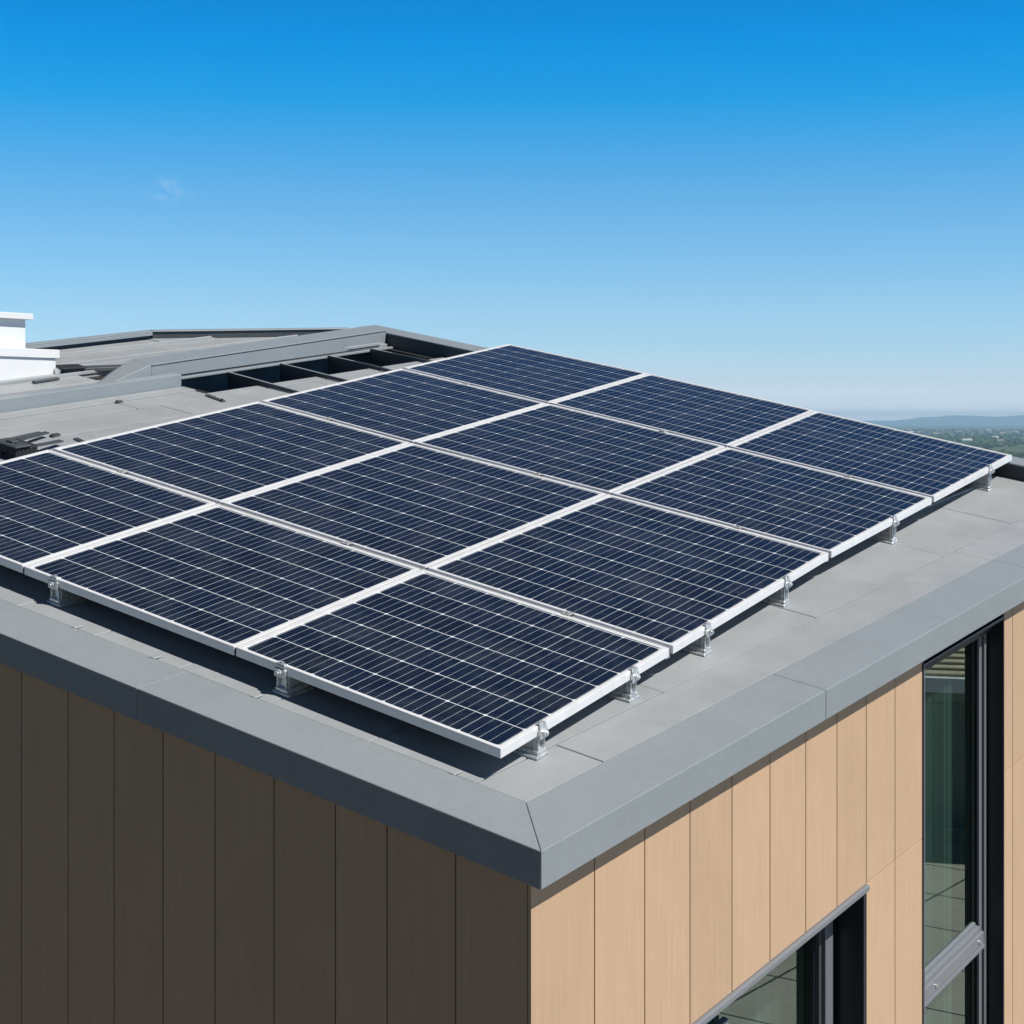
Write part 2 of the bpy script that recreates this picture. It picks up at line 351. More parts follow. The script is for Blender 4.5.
def build_pavilion():
    c = Vector((26.8, 25.2, 0.05)); ang = math.radians(33)
    def X(p): return Vector((c.x+p[0]*math.cos(ang)-p[1]*math.sin(ang), c.y+p[0]*math.sin(ang)+p[1]*math.cos(ang), c.z+p[2]))
    # local x towards the house is negative
    e = empty('pavilion', c, 'low pavilion with a ribbed pale roof mirrored in the tall window', 'pavilion')
    m = MB(X); m.box(0.6, 7, -16, 16, 0, 3.2); m.build('wall', mat('pavilion_dark_wall', (0.26, 0.34, 0.34), 0.6), e)
    m = MB(X); m.box(-0.6, 7.6, -17, 17, 3.2, 3.5); m.build('fascia', mat('pavilion_white_fascia', (0.85, 0.88, 0.92), 0.6), e)
    m = MB(X)
    for k in range(12): z0 = 3.51+k*.085; x0 = -.3+k*.3; m.prism([(x0, -16.5), (x0+.4, -16.5), (x0+.4, 16.5), (x0, 16.5)], [z0, z0+.02, z0+.02, z0], [z0+.05, z0+.09, z0+.09, z0+.05])
    m.build('roof', mat('pavilion_pale_tiles', (0.55, 0.50, 0.38), 0.8, noise=0.15, nscale=2), e)
    PW = mat('pavilion_window', (0.13, 0.19, 0.19), 0.2)
    for k in range(10):
        g = MB(X); y = -14+k*3; g.box(0.54, 0.6, y, y+2.5, 0.1, 2.8); g.build('window', PW, e)
build_pavilion()

# ------------------------------------------------------------------ the building
B = empty('building', Vector((T((0.12, 0.12, 0)).x, T((0.12, 0.12, 0)).y, 0)), 'timber clad house with grey metal roof carrying the solar panels', 'building')
WU, WV = 0.05, 0.09          # wall faces
LU, LV = 9.9, 10.44           # building extents
def foot_w(u, v): return -(T((u, v, 0)).z)/SC     # w at which the ground lies
def wall_box(mb, u0, u1, v0, v1, w0, w1): mb.box(u0, u1, v0, v1, w0, w1)

# structural core behind the boards (dark), with recesses for the windows
def adj(u): return round(u-.01*(1.42+.213*u), 3)
WIN_T = (adj(4.677), adj(6.198), -8.2, -0.22)     # tall window opening u0,u1,w0,w1
WIN_L = (adj(1.535), adj(3.758), -3.9, -1.475)     # low window opening
core = MB()
vin = 0.55
core.box(WU+.02, WIN_L[0], WV+.02, vin, -10, -.03)
core.box(WIN_L[0], WIN_L[1], WV+.02, vin, WIN_L[3], -.03); core.box(WIN_L[0], WIN_L[1], WV+.02, vin, -10, WIN_L[2])
core.box(WIN_L[1], WIN_T[0], WV+.02, vin, -10, -.03)
core.box(WIN_T[0], WIN_T[1], WV+.02, vin, WIN_T[3], -.03); core.box(WIN_T[0], WIN_T[1], WV+.02, vin, -10, WIN_T[2])
core.box(WIN_T[1], LU-.02, WV+.02, vin, -10, -.03)
core.box(WU+.02, vin, vin+.002, 10.42, -11, -.03)
core.box(LU-.4, LU-.02, vin+.002, 9.25, -11, -.03)
core.box(vin+.002, 7.25, 10.25, 10.42, -11, -.05); core.prism([(7.2501, 10.25), (9.0, 9.4), (9.88, 9.2501), (9.88, 9.33), (7.2501, 10.42)], -11, -.05)
core.build('wall', M['dark'], B)

# boards
G = 0.0048
bu = [adj(q) for q in (0.0, 0.603, 1.071, 1.531, 1.994, 2.446, 2.904, 3.333, 3.762, 4.211, 4.673)]
bu[0] = WU-G
bu2 = [adj(6.202), adj(6.402)]
while bu2[-1] < LU-.5: bu2.append(bu2[-1]+.458)
bu2.append(LU)
W_TOP = -.05; JW = -1.436
clad = MB(); nid = 0
def board_x(u0, u1, w0, w1):
    global nid
    nid += 1; clad.cur = float(nid); clad.box(u0+G, u1-G, WV, WV+.018, w0, w1)
for i in range(len(bu)-1):
    u0, u1 = bu[i], bu[i+1]
    inL = u0 > 1.3 and u1 < 3.83
    if inL:
        board_x(u0, u1, JW+.001, W_TOP)
        if i >= 3: board_x(u0, u1, -9, WIN_L[2]-.01)
        else: board_x(u0, u1, -9, WIN_L[2]-.01)
    elif u0 >= 3.70:
        board_x(u0, u1, JW+.004, W_TOP); board_x(u0, u1, -9, JW-.004)
    else: board_x(u0, u1, -9, W_TOP)
for i in range(len(bu2)-1):
    board_x(bu2[i], bu2[i+1], JW+.004, W_TOP); board_x(bu2[i], bu2[i+1], -9, JW-.004)
clad.build('cladding', M['wood'], B)
clad = MB(); bv = [WV+.0185]+[v-.05*(.66+.155*v) for v in (0.565, 0.989, 1.325, 1.746, 2.172, 2.567, 2.958, 3.342, 3.75)]
while bv[-1] < LV-.5: bv.append(bv[-1]+.41)
bv.append(LV)
for i in range(len(bv)-1): clad.cur = 100.+i; clad.box(WU, WU+.018, bv[i]+G, bv[i+1]-G, -11, W_TOP)
clad.build('cladding', M['wood'], B)

# coping: mitred flat top and hanging fascia, in lengths with open joints
ob = MB(); th = .014; J = .003
IN_U, IN_V = 0.38, 0.352
FH = -.178
def L_sect(wd): return [(0, 0), (wd, 0), (wd, -th), (th, -th), (th, FH), (0, FH)]
for a, b in ((None, 2.97), (2.97, 6.65), (6.65, LU+.05)):
    ob.sweep(L_sect(IN_V), lambda k, q: ((q[0]*IN_U/IN_V+.0015 if a is None else a+.0018) if k == 0 else b-.0018, q[0], q[1]), 2)
for a, b in ((None, 2.663), (2.663, 6.1), (6.1, 9.4), (9.4, LV+.05)):
    ob.sweep(L_sect(IN_U), lambda k, q: (q[0], (q[0]*IN_V/IN_U+.0015 if a is None else a+.001) if k == 0 else b-.001, q[1]), 2)
# return lips under the fascia
ob.box(th+.0005, LU, th+.0005, th+.03, FH, FH+.01); ob.box(th+.0005, th+.03, th+.031, LV, FH, FH+.01)
ob.build('coping', M['coping'], B, bevel=0.004, seg=2)
soff = MB(); soff.box(th+.002, LU, th+.002, WV+.02, -th-.03, -th-.004); soff.box(th+.002, WU+.02, WV+.0205, LV, -th-.03, -th-.004); soff.build('soffit', M['membrane'], B)

# roof deck and sheets
R = MB(); R.box(WU+.03, LU-.1, WV+.03, 8.0, -.05, -.022); R.box(WU+.03, 5.9, 8.0001, 10.36, -.05, -.022); R.prism([(5.9001, 8.9), (9.8, 8.9), (9.8, 9.3), (7.25, 10.36), (5.9001, 10.36)], -.05, -.022)
roof = R.build('roof', M['dark'], B)
sh = MB(); rnd = random.Random(2)
rows = [(IN_V+.006, .66), (.66, 1.35), (1.35, 2.05), (2.05, 2.75), (2.75, 3.45), (3.45, 4.15), (4.15, 4.85), (4.85, 5.55), (5.55, 6.25), (6.25, 6.85), (6.85, 7.42), (7.42, 7.86)]
joints = {0: [1.09, 6.65], 1: [2.2, 4.21, 6.45, 7.93]}
g = .0042; sid = 0
for k, (a, b) in enumerate(rows):
    js = joints.get(k) or [1.1+((k*1.37) % 1.9)+2.15*i for i in range(4)]
    js = [IN_U+.008]+[j for j in js if j < 9.4]+[9.6]
    for i in range(len(js)-1):
        sid += 1; sh.cur = float(sid); gg = g+(.003 if k > 7 else 0); sh.box(js[i]+g, js[i+1]-g, a+gg, b-gg, -.021, -.006 - .0015*(sid % 2))
for i, (a, b) in enumerate([(.39, 2.4), (2.4, 4.75), (4.75, 5.77)]): sh.cur = 300.+i; sh.box(a+g, b-g, 7.86+g, 8.14-g, -.021, -.004)
for i, (a, b) in enumerate([(5.775, 6.5), (6.5, 7.35), (7.35, 8.2), (8.2, 9.1), (9.1, 9.6)]): sh.cur = 320.+i; sh.box(a+g, b-g, 7.86+g, 8.0, -.021, -.004)
for i, (a, b) in enumerate([(.39, 2.9), (2.9, 5.78)]): sh.cur = 340.+i; sh.box(a+g, b-g, 8.14+g, 8.318, -.021, .008)
# upper roof behind the upstand
for k in range(5):
    a = 8.38+k*.42; 
    for i, (p, q) in enumerate([(.39, 3.0), (3.0, 5.2), (5.2, 7.2), (7.2, 9.55)]):
        if p > 5 and k == 0: continue
        sh.cur = 400.+k*7+i; b_ = min(a+.42, 10.35)
        ea = 7.27+(10.35-a)*2.375; eb = 7.27+(10.35-b_)*2.375; p = max(p, 5.95 if k < 2 and p > 5 else 0)
        if p > eb: continue
        sh.prism([(p+g, a+g), (min(q, ea)-g, a+g), (min(q, eb)-g, b_-g), (p+g, b_-g)], -.021, .022+.006*((k+i) % 2))
sh.build('roof_sheet', M['sheet'], roof, bevel=0.002)
# raised folds between sheets on the left and rear
se = MB()
for v in (1.35, 2.75, 4.15, 5.55, 6.85): se.box(.85, 9.5, v-.008, v+.008, -.008, .012)
for k in range(1, 5): se.box(.4, min(9.4, 7.2+(10.35-8.38-k*.42)*2.375), 8.38+k*.42-.012, 8.38+k*.42+.012, .02, .052)
for v in (0.80, 2.16, 2.95, 3.62, 4.4): se.box(IN_U-.012, IN_U+.055, v-.022, v+.022, -.004, .006)
se.build('seam', M['sheet'], roof, bevel=0.003)

# upstand on the left, its end cut square, and the hollow gutter with fins
us = MB(); us.box(.38, 5.77, 8.335, 8.375, -.02, .125); us.box(.38, 5.77, 8.3755, 8.44, .105, .125)
us.build('upstand', M['coping'], roof, bevel=.003)
def rl(u): return 8.55+(u-6.3)*.097           # ridge front line
rg = MB()
u0, u1 = 5.5, 9.6
def tpw(u): return .205-.045*(u-6.2)/3.4     # top of the ridge fascia
def btw(u): return .067-.083*(u-6.2)/3.4
def strip(a, b, o0, o1, f0, f1): rg.prism([(a, rl(a)+o0), (b, rl(b)+o0), (b, rl(b)+o1), (a, rl(a)+o1)], [f0(a), f0(b), f0(b), f0(a)], [f1(a), f1(b), f1(b), f1(a)])
strip(u0, u1, 0, .02, btw, lambda u: tpw(u)-.0005)
strip(u0, u1, -.01, .30, tpw, lambda u: tpw(u)+.014)
rg.prism([(u0, rl(u0)+.3005), (u1, rl(u1)+.3005), (u1, rl(u1)+.62), (u0, rl(u0)+.62)], [tpw(u0)-.01, tpw(u1)-.01, .02, .02], [tpw(u0)+.0135, tpw(u1)+.0135, .034, .034])
ut = 4.5
rg.prism([(ut, rl(ut)), (u0-.001, rl(u0)), (u0-.001, rl(u0)+.30)], .0, [.03, tpw(u0)+.0135, tpw(u0)+.0135])
rg.prism([(ut, rl(ut)+.003), (u0-.001, rl(u0)+.3005), (u0-.001, rl(u0)+.62)], .0, [.03, tpw(u0)+.0135, .034])
strip(5.8, u1, -.13, -.09, lambda u: .055-.075*(u-6.1)/3.2, lambda u: .078-.075*(u-6.1)/3.2)
rg.build('ridge_coping', M['coping'], roof, bevel=.003)
rc = MB()
rc.box(5.86, 5.9, 7.99, 8.6, -.42, -.03); rc.box(5.9, 9.6, 8.0, 8.04, -.42, -.03); rc.box(5.9, 9.6, 8.04, 8.95, -.45, -.42)
rc.prism([(5.8, rl(5.8)+.0205), (u1, rl(u1)+.0205), (u1, rl(u1)+.06), (5.8, rl(5.8)+.06)], -.42, [.19, .14, .14, .19])
rc.prism([(5.8, rl(5.8)-.0895), (u1, rl(u1)-.0895), (u1, rl(u1)+.02), (5.8, rl(5.8)+.02)], [.06, -.025, -.025, .06], [.066, -.017, -.017, .066])
rc.build('gutter', M['membrane'], roof)
for uf, wt0 in ((6.52, .050), (7.40, .040), (8.27, .030), (9.10, .020)):
    fn = MB(); vb = rl(uf)-.131
    fn.prism([(uf, 7.45), (uf+.02, 7.45), (uf+.02, 8.0), (uf, 8.0)], 0.0, [.03, .03, .042, .042]); fn.prism([(uf, 8.0005), (uf+.02, 8.0005), (uf+.02, vb), (uf, vb)], -.2, [.042, .042, wt0, wt0])
    fn.build('gutter_fin', M['membrane'], roof)
    cp = MB(); cp.prism([(uf-.004, 7.45), (uf+.024, 7.45), (uf+.024, vb), (uf-.004, vb)], [.031, .031, wt0+.003, wt0+.003], [.036, .036, wt0+.008, wt0+.008]); cp.build('gutter_fin', M['coping'], roof)
# rear parapet
rp = MB(); rp.box(9.6, 9.92, -.0, 9.3, .125, .142); rp.box(9.905, 9.92, 0, 9.3, -.2, .1245)
rp.build('parapet', M['coping'], roof, bevel=.003)
rp = MB(); rp.box(9.612, 9.63, .36, 9.0, -.42, .1245); rp.build('parapet', M['membrane'], roof)
# far parapet on the left
fp = MB(); fp.box(2.0, 7.27, 10.36, 10.44, .098, .112); fp.box(2.0, 7.27, 10.36, 10.374, .058, .0975)
fp.prism([(7.27, 10.36), (9.55, 9.40), (9.58, 9.46), (7.30, 10.44)], .098, .112); fp.build('parapet', M['coping'], roof, bevel=.003)
fp = MB(); fp.box(2.0, 7.3, 10.40, 10.43, .0, .0975); fp.prism([(7.28, 10.375), (9.5, 9.44), (9.52, 9.47), (7.3, 10.41)], .0, .0975); fp.build('parapet', M['membrane'], roof)

# chimney: level white block beside the far parapet
def Tc(p):
    q = C0 + DX*5.09 + DY*9.35
    h1 = Vector((DX.x, DX.y, 0)); h2 = Vector((DY.x, DY.y, 0)); q = q + h1*p[0] + h2*p[1]
    return Vector((q.x, q.y, q.z+p[2]))*SC + Vector((0, 0, CAMZ))
ch = MB(Tc)
ch.box(-3.2, -.035, .02, 1.5, -.6, .175); ch.box(-3.22, 0, 0, 1.52, .1755, .262)
ch.box(-3.0, -.33, .12, 1.3, .2625, .55); ch.box(-3.1, -.28, .06, 1.4, .5505, .61)
ch.build('chimney', M['white'], roof, bevel=.003)

# ------------------------------------------------------------------ windows (parts of the building)
# tall window
a0, a1, z0, z1 = WIN_T; gp = WV+.145
tw = MB()
tw.box(a1-.002, a1+.016, WV-.004, WV+.17, z0, z1-.002)      # far reveal
tw.box(a0-.016, a0+.002, WV-.006, WV+.17, z0, z1-.002)      # near reveal
tw.box(a0+.003, a1-.003, WV-.002, WV+.17, z1-.075, z1-.05)       # head
tw.box(a0+.003, a1-.003, WV+.08, WV+.17, z1-.17, z1-.076)
tw.box(a1-.17, a1-.004, gp+.013, gp+.05, z0, z1-.171)
tw.box(a1-.10, a1-.055, gp-.012, gp-.0005, z0, z1-.171); tw.box(a1-.17, a1-.155, gp-.012, gp-.0005, z0, z1-.171)
tw.box(a0+.004, a0+.05, gp-.045, gp+.05, z0, z1-.171)
wtall = tw.build('window', M['winframe'], B)
wf = MB(); wf.box(a1-.072, a1-.026, gp-.03, gp-.0005, z0, z1-.172); wf.box(a1-.165, a1-.118, gp-.026, gp-.0005, z0, z1-.19)
wf.box(a0+.003, a0+.014, WV-.010, WV-.0065, z0, z1-.05)
wf.box(a0+.003, a1-.004, WV-.010, WV-.003, z1-.056, z1-.047); wf.build('trim', M['winalu'], wtall, bevel=.002)
def transom(TB):
    tr = MB(); e = a1-.175
    tr.box(a0+.02, e, WV+.08, WV+.145, TB, TB+.115); tr.box(a0+.02, e-.02, WV+.10, WV+.149, TB+.1155, TB+.15); tr.box(a0+.02, e-.05, WV+.125, WV+.1495, TB+.1505, TB+.18)
    tr.box(a0+.02, e-.004, WV+.072, WV+.0795, TB+.0, TB+.03); tr.build('transom', M['winalu'], wtall, bevel=.008, seg=2)
transom(-2.69); transom(-3.92)
for uu in (a0+.42, a1-.27):
    bl = MB()
    sect = [(math.cos(k*math.pi/4)*.009, math.sin(k*math.pi/4)*.009) for k in range(8)]
    bl.sweep(sect, lambda k, q: (uu+q[0], WV+.0795-k*.012, -2.62+q[1]), 2); bl.build('bolt', M['galv'], wtall)
pn = MB(); pn.box(a0+.05, a1-.0505, gp, gp+.012, z0, z1-.171); pn.build('pane', M['glass'], wtall)

# low window
a0, a1, z0, z1 = WIN_L; gp2 = WV+.235
lw = MB()
lw.box(a1-.002, a1+.0, WV-.0, WV+.30, z0, z1); lw.box(a1-.03, a1-.0025, WV+.001, WV+.30, z0, z1)
lw.box(a0, a0+.02, WV+.001, WV+.30, z0, z1)
lw.box(a1-.30, a1-.22, gp2-.02, gp2+.05, z0, z1); lw.box(a0+.02, a0+.07, gp2-.02, gp2+.05, z0, z1)
lw.box(a0+.071, a1-.31, gp2+.0125, gp2+.04, z1-.05, z1)
wlow = lw.build('window', M['winframe'], B)
wf = MB(); wf.box(a0-.02, a1+.012, WV-.022, WV+.06, -1.477, -1.441); wf.build('lintel_trim', M['winalu'], wlow, bevel=.004)
wf = MB(); wf.box(3.545, 3.652, gp2-.05, gp2+.0, z0, z1-.001); wf.build('mullion', M['winalu'], wlow, bevel=.003)
wf = MB(); wf.box(3.46, 3.49, gp2-.045, gp2-.0205, z0, z1-.001); wf.build('trim', M['membrane'], wlow)
wf = MB(); wf.box(2.13, 2.28, gp2-.05, gp2-.011, z0, z1-.30); wf.build('mullion', M['winalu'], wlow, bevel=.003)
pn = MB(); pn.box(a0+.07, a1-.30, gp2, gp2+.012, z0, z1-.05); pn.build('pane', M['glass'], wlow)
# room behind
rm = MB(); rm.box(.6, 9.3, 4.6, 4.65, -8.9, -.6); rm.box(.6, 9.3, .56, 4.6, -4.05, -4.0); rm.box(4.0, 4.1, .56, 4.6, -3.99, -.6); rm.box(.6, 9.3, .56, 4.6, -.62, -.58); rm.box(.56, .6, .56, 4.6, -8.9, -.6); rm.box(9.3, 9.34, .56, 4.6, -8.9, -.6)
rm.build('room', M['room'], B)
lg = MB(); lg.box(WIN_T[1]-.03, WIN_T[1]-.001, WV+.20, .56, -8.2, -.42); lg.box(WIN_L[1]-.18, WIN_L[1]-.001, WV+.29, .7, -3.9, -1.52); lg.build('window_lining', M['lining'], B)
ct = MB()
def curtain(u0, u1, v, w0, w1):
    n = int((u1-u0)/.04); pts = []; 
    for k in range(n+1):
        u = u0+(u1-u0)*k/n; vv = v+.03*math.sin(k*1.9)
        pts += [(u, vv, w0), (u, vv, w1), (u, vv+.006, w0), (u, vv+.006, w1)]
    fs = []
    for k in range(n): b = 4*k; fs += [[b, b+4, b+5, b+1], [b+2, b+3, b+7, b+6]]
    ct.add(pts, fs)
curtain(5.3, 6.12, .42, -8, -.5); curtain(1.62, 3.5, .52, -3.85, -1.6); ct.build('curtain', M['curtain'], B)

# ------------------------------------------------------------------ solar array
GP = {(0,0): (.489,.581), (1,0): (2.457,.759), (2,0): (5.135,.999), (3,0): (7.39,1.131), (4,0): (9.63,1.26),
      (0,1): (.535,2.452), (1,1): (2.515,2.673), (2,1): (5.208,2.94), (3,1): (7.55,3.159), (4,1): (9.81,3.383),
      (0,2): (.577,4.322), (1,2): (2.572,4.615), (2,2): (5.241,4.966), (3,2): (7.669,5.209), (4,2): (9.961,5.451),
      (0,3): (.62,6.20), (1,3): (2.622,6.526), (2,3): (5.323,6.844), (3,3): (7.762,7.129), (4,3): (10.016,7.379)}
def top_w(u): return .155+.006*u
GAPU, GAPV = .030, .008        # half gaps between rows and between columns
FD = .050
MG = {'u0': .022, 'u1': .038, 'v0': .028, 'v1': .042}     # frame width on top, per side            # frame width on top, frame depth
def lerp(a, b, t): return a+(b-a)*t
def bil(q, s, t):              # q = corners 00,10,11,01
    x = [lerp(lerp(q[0][k], q[1][k], s), lerp(q[3][k], q[2][k], s), t) for k in (0, 1)]
    return x
PLACE = {(0,0): 'solar panel at the near corner of the roof, closest to the mitred coping corner',
 (1,0): 'widest solar panel along the sunlit edge, second from the near roof corner', (2,0): 'third solar panel from the near corner along the sunlit roof edge',
 (3,0): 'solar panel at the far right end of the sunlit edge, nearest the valley view',
 (0,1): 'front row solar panel on the shaded roof edge, second from the near corner', (1,1): 'large solar panel in the middle column, one row behind the front row',
 (2,1): 'solar panel in the middle column, third row from the shaded edge', (3,1): 'solar panel in the middle of the farthest row against the sky',
 (0,2): 'solar panel cut off by the left edge of the photo', (1,2): 'solar panel beside the dark junction box on the grey roof, left of the gutter fins',
 (2,2): 'solar panel in the rear column right in front of the gutter fins', (3,2): 'topmost solar panel, its far corner highest against the sky'}
NU = [7, 9, 8, 8]; NV = [7, 7, 7]
def solar_panel(i, j):
    q = [GP[(i, j)], GP[(i+1, j)], GP[(i+1, j+1)], GP[(i, j+1)]]
    Lu = math.dist(q[0], q[1]); Lv = math.dist(q[0], q[3])
    gu0 = GAPU if i > 0 else 0; gu1 = GAPU if i < 3 else 0; gv0 = GAPV if j > 0 else 0; gv1 = GAPV if j < 2 else 0
    dz = random.Random(i*7+j).uniform(-.0015, .0015)
    def pt(su, sv, ins, dep):  # su,sv in {0,1} corner, ins inset
        f = 1.0 if ins == 'F' else 0.0; a = 0 if ins == 'F' else ins
        s = (gu0+a+f*MG['u0'])/Lu if su == 0 else 1-(gu1+a+f*MG['u1'])/Lu
        t = (gv0+a+f*MG['v0'])/Lv if sv == 0 else 1-(gv1+a+f*MG['v1'])/Lv
        u, v = bil(q, s, t); return (u, v, top_w(u)-dep+dz)
    cs = [(0, 0), (1, 0), (1, 1), (0, 1)]
    c0 = T(pt(0, 0, 0, FD))
    e = empty('solar_panel', c0, PLACE[(i, j)], 'solar panel', 'solar panels mounted in rows over the grey roof')
    fr = MB()
    rings = [[pt(*c, 0, FD) for c in cs], [pt(*c, 0, 0) for c in cs], [pt(*c, 'F', 0) for c in cs], [pt(*c, 'F', .012) for c in cs], [pt(*c, .012, .012) for c in cs], [pt(*c, .012, FD-.004) for c in cs], [pt(*c, .07, FD-.004) for c in cs], [pt(*c, .07, FD) for c in cs]]
    pts = [p for r in rings for p in r]; n = len(rings); fs = []
    for k in range(n):
        for m_ in range(4): fs.append([k*4+m_, k*4+(m_+1) % 4, ((k+1) % n)*4+(m_+1) % 4, ((k+1) % n)*4+m_])
    fr.add(pts, fs); fr.build('frame', M['alu'], e, bevel=.0018)
    if j < 2:
        gk = MB(); A_ = [(1, GAPU*0, 0)]; sa, sb = (gu0+.004)/Lu, 1-(gu1+.004)/Lu; ta, tb = 1-(gv1-.0005)/Lv, 1+(gv1-.0005)/Lv
        pp = [bil(q, sa, ta), bil(q, sb, ta), bil(q, sb, tb), bil(q, sa, tb)]
        gk.prism([tuple(x) for x in pp], [top_w(x[0])-.04 for x in pp], [top_w(x[0])-.009 for x in pp]); gk.build('gap_shade', M['dark'], e)  # dark strip put in the open gap to stand for its shade
    # laminate with a grid fine enough to carry the cell map
    N = 6; vs = []; uvs = []; ins = -.004
    def gp(s_, t_, dep):
        s0 = (gu0+ins+MG['u0'])/Lu; s1 = 1-(gu1+ins+MG['u1'])/Lu; t0 = (gv0+ins+MG['v0'])/Lv; t1 = 1-(gv1+ins+MG['v1'])/Lv
        u, v = bil(q, lerp(s0, s1, s_), lerp(t0, t1, t_)); return (u, v, top_w(u)-dep+dz)
    for b in range(N+1):
        for a in range(N+1): vs.append(T(gp(a/N, b/N, .0045))); uvs.append((a/N*(NU[i]+.10)-.05+i*20, b/N*(NV[j]+.10)-.05+j*20))
    fs = [[b*(N+1)+a, b*(N+1)+a+1, (b+1)*(N+1)+a+1, (b+1)*(N+1)+a] for b in range(N) for a in range(N)]
    nb = len(vs)
    for c in ((0, 0), (1, 0), (1, 1), (0, 1)): vs.append(T(gp(*c, .0105))); uvs.append((0, 0))
    fs.append([nb+3, nb+2, nb+1, nb])
    me = bpy.data.meshes.new('cell_glass'); me.from_pydata([p-c0 for p in vs], [], fs); ul = me.uv_layers.new(name='cells')
    for p in me.polygons:
        for li in p.loop_indices: ul.data[li].uv = uvs[me.loops[li].vertex_index]
    me.materials.append(M['cells']); me.materials.append(M['back']); me.polygons[-1].material_index = 1
    o = bpy.data.objects.new('cell_glass', me); COL.objects.link(o); o.parent = e
for i in range(4):
    for j in range(3): solar_panel(i, j)

# rails in the gaps between the rows, lying on feet
RAILP = ['between the front row of panels and the widest row', 'between the second and third rows of panels', 'between the third and the farthest row of panels']
for k, i in enumerate((1, 2, 3)):
    a = GP[(i, 0)]; b = GP[(i, 3)]
    def rp_(t, du, w_): u = lerp(a[0], b[0], t)+du; return (u, lerp(a[1], b[1], t), top_w(u)+w_)
    e = empty('mounting_rail', T(rp_(0, 0, -.16)), 'grey aluminium rail in the gap '+RAILP[k], 'mounting rail', 'rails in the gaps between the panel rows')
    r = MB(); sect = [(-.026, -.075), (.026, -.075), (.026, -.014), (.008, -.014), (.008, -.03), (-.008, -.03), (-.008, -.014), (-.026, -.014)]
    r.sweep(sect, lambda kk, q: rp_([.004, .996][kk], q[0], q[1]), 2); r.build('rail', M['rail'], e)
    for t in (.06, .3, .55, .8, .95):
        f = MB(); u, v, w_ = rp_(t, 0, -.0755); f.box(u-.04, u+.04, v-.03, v+.03, -.003, .004); f.box(u-.02, u+.02, v-.02, v+.02, .0045, w_); f.build('foot', M['galv'], e)
    for t in (.13, .45, .85):
        f = MB(); u, v, w_ = rp_(t, 0, 0)
        if 0.30 < t: pass
        f.box(u-.034, u+.034, v-.03, v+.03, w_+.002, w_+.008); f.box(u-.012, u+.012, v-.012, v+.012, w_-.03, w_+.014); f.build('clamp', M['rail'], e, bevel=.001)

# end brackets along the two visible edges
def bracket(o_uv, along, outward, wt, label, group, flip=1):
    """a runs along the edge, b outward from it"""
    au, av = along; bu_, bv_ = outward
    def X(p): p = (p[0]*1.28, p[1], p[2]); return T((o_uv[0]+au*p[0]+bu_*p[1], o_uv[1]+av*p[0]+bv_*p[1], p[2]))
    e = empty('panel_bracket', X((0, 0, 0)), label, 'mounting bracket', group)
    r = random.Random(label)
    f = MB(X); f.box(-.050, .050, -.19, .010, -.006, .010)
    f.prism([(-.036, -.17), (.036, -.17), (.036, .005), (-.036, .005)], .0105, [.04, .04, .032, .032]); f.build('foot', M['galv'], e, bevel=.003)
    f = MB(X); f.box(-.030, .030, -.028, -.018, .0325, wt-FD-.002); f.box(-.030, -.022, -.0175, .002, .0325, wt-FD-.002); f.box(.022, .030, -.0175, .002, .0325, wt-FD-.002); f.build('post', M['galv'], e, bevel=.002)
    f = MB(X); f.sweep([(-.022, .031), (.022, .031), (.022, wt-FD-.003), (.012, wt-FD-.003), (.012, .05), (-.012, .05), (-.012, wt-FD-.003), (-.022, wt-FD-.003)], lambda k, q: (q[0], [-.45, -.0285][k], q[1]), 2); f.build('rail', M['galv'], e, bevel=.0015)
    f = MB(X); f.box(-.033, .033, .003, .018, wt-.066, wt-.018); f.box(-.026, .026, .003, .012, wt-.0175, wt+.004); f.box(-.026, .026, -.018, .0125, wt+.0042, wt+.009); f.build('clamp', M['galv'], e, bevel=.002)
    f = MB(X); c8 = [(math.cos(k*math.pi/5)*.017, math.sin(k*math.pi/5)*.017) for k in range(10)]
    f.sweep(c8, lambda k, q: (q[0], [.0185, .032][k], wt-.036+q[1]), 2); c6 = [(math.cos(k*math.pi/3)*.010, math.sin(k*math.pi/3)*.010) for k in range(6)]
    f.sweep(c6, lambda k, q: (q[0], [.0325, .041][k], wt-.036+q[1]), 2); f.build('bolt', M['galv'], e, bevel=.001)
    f = MB(X); f.sweep(c6, lambda k, q: (q[0], -.006+q[1], [wt+.0092, wt+.016][k]), 2); f.build('bolt', M['galv'], e)
def edge_v(u):
    pts = [GP[(i, 0)] for i in range(5)]
    for (ua, va), (ub, vb) in zip(pts, pts[1:]):
        if u <= ub: return va+(vb-va)*(u-ua)/(ub-ua), (ub-ua, vb-va)
def edge_u(v):
    pts = [GP[(0, j)] for j in range(4)]
    for (ua, va), (ub, vb) in zip(pts, pts[1:]):
        if v <= vb: return ua+(ub-ua)*(v-va)/(vb-va), (ub-ua, vb-va)
RB = [(.90, 'bracket at the near corner of the array on the sunlit edge'), (1.96, 'bracket on the sunlit edge just before the gap after the first panel'), (2.98, 'bracket under the near end of the second panel on the sunlit edge'),
      (4.29, 'bracket under the far end of the second panel on the sunlit edge'), (6.47, 'bracket under the third panel on the sunlit edge'), (8.95, 'farthest bracket, on the sunlit edge by the rear parapet')]
for u, lb in RB:
    v, d = edge_v(u); l = math.hypot(*d); al = (d[0]/l, d[1]/l); bracket((u, v), al, (al[1], -al[0]), top_w(u), 'galvanised '+lb, 'brackets clamping the panel edges')
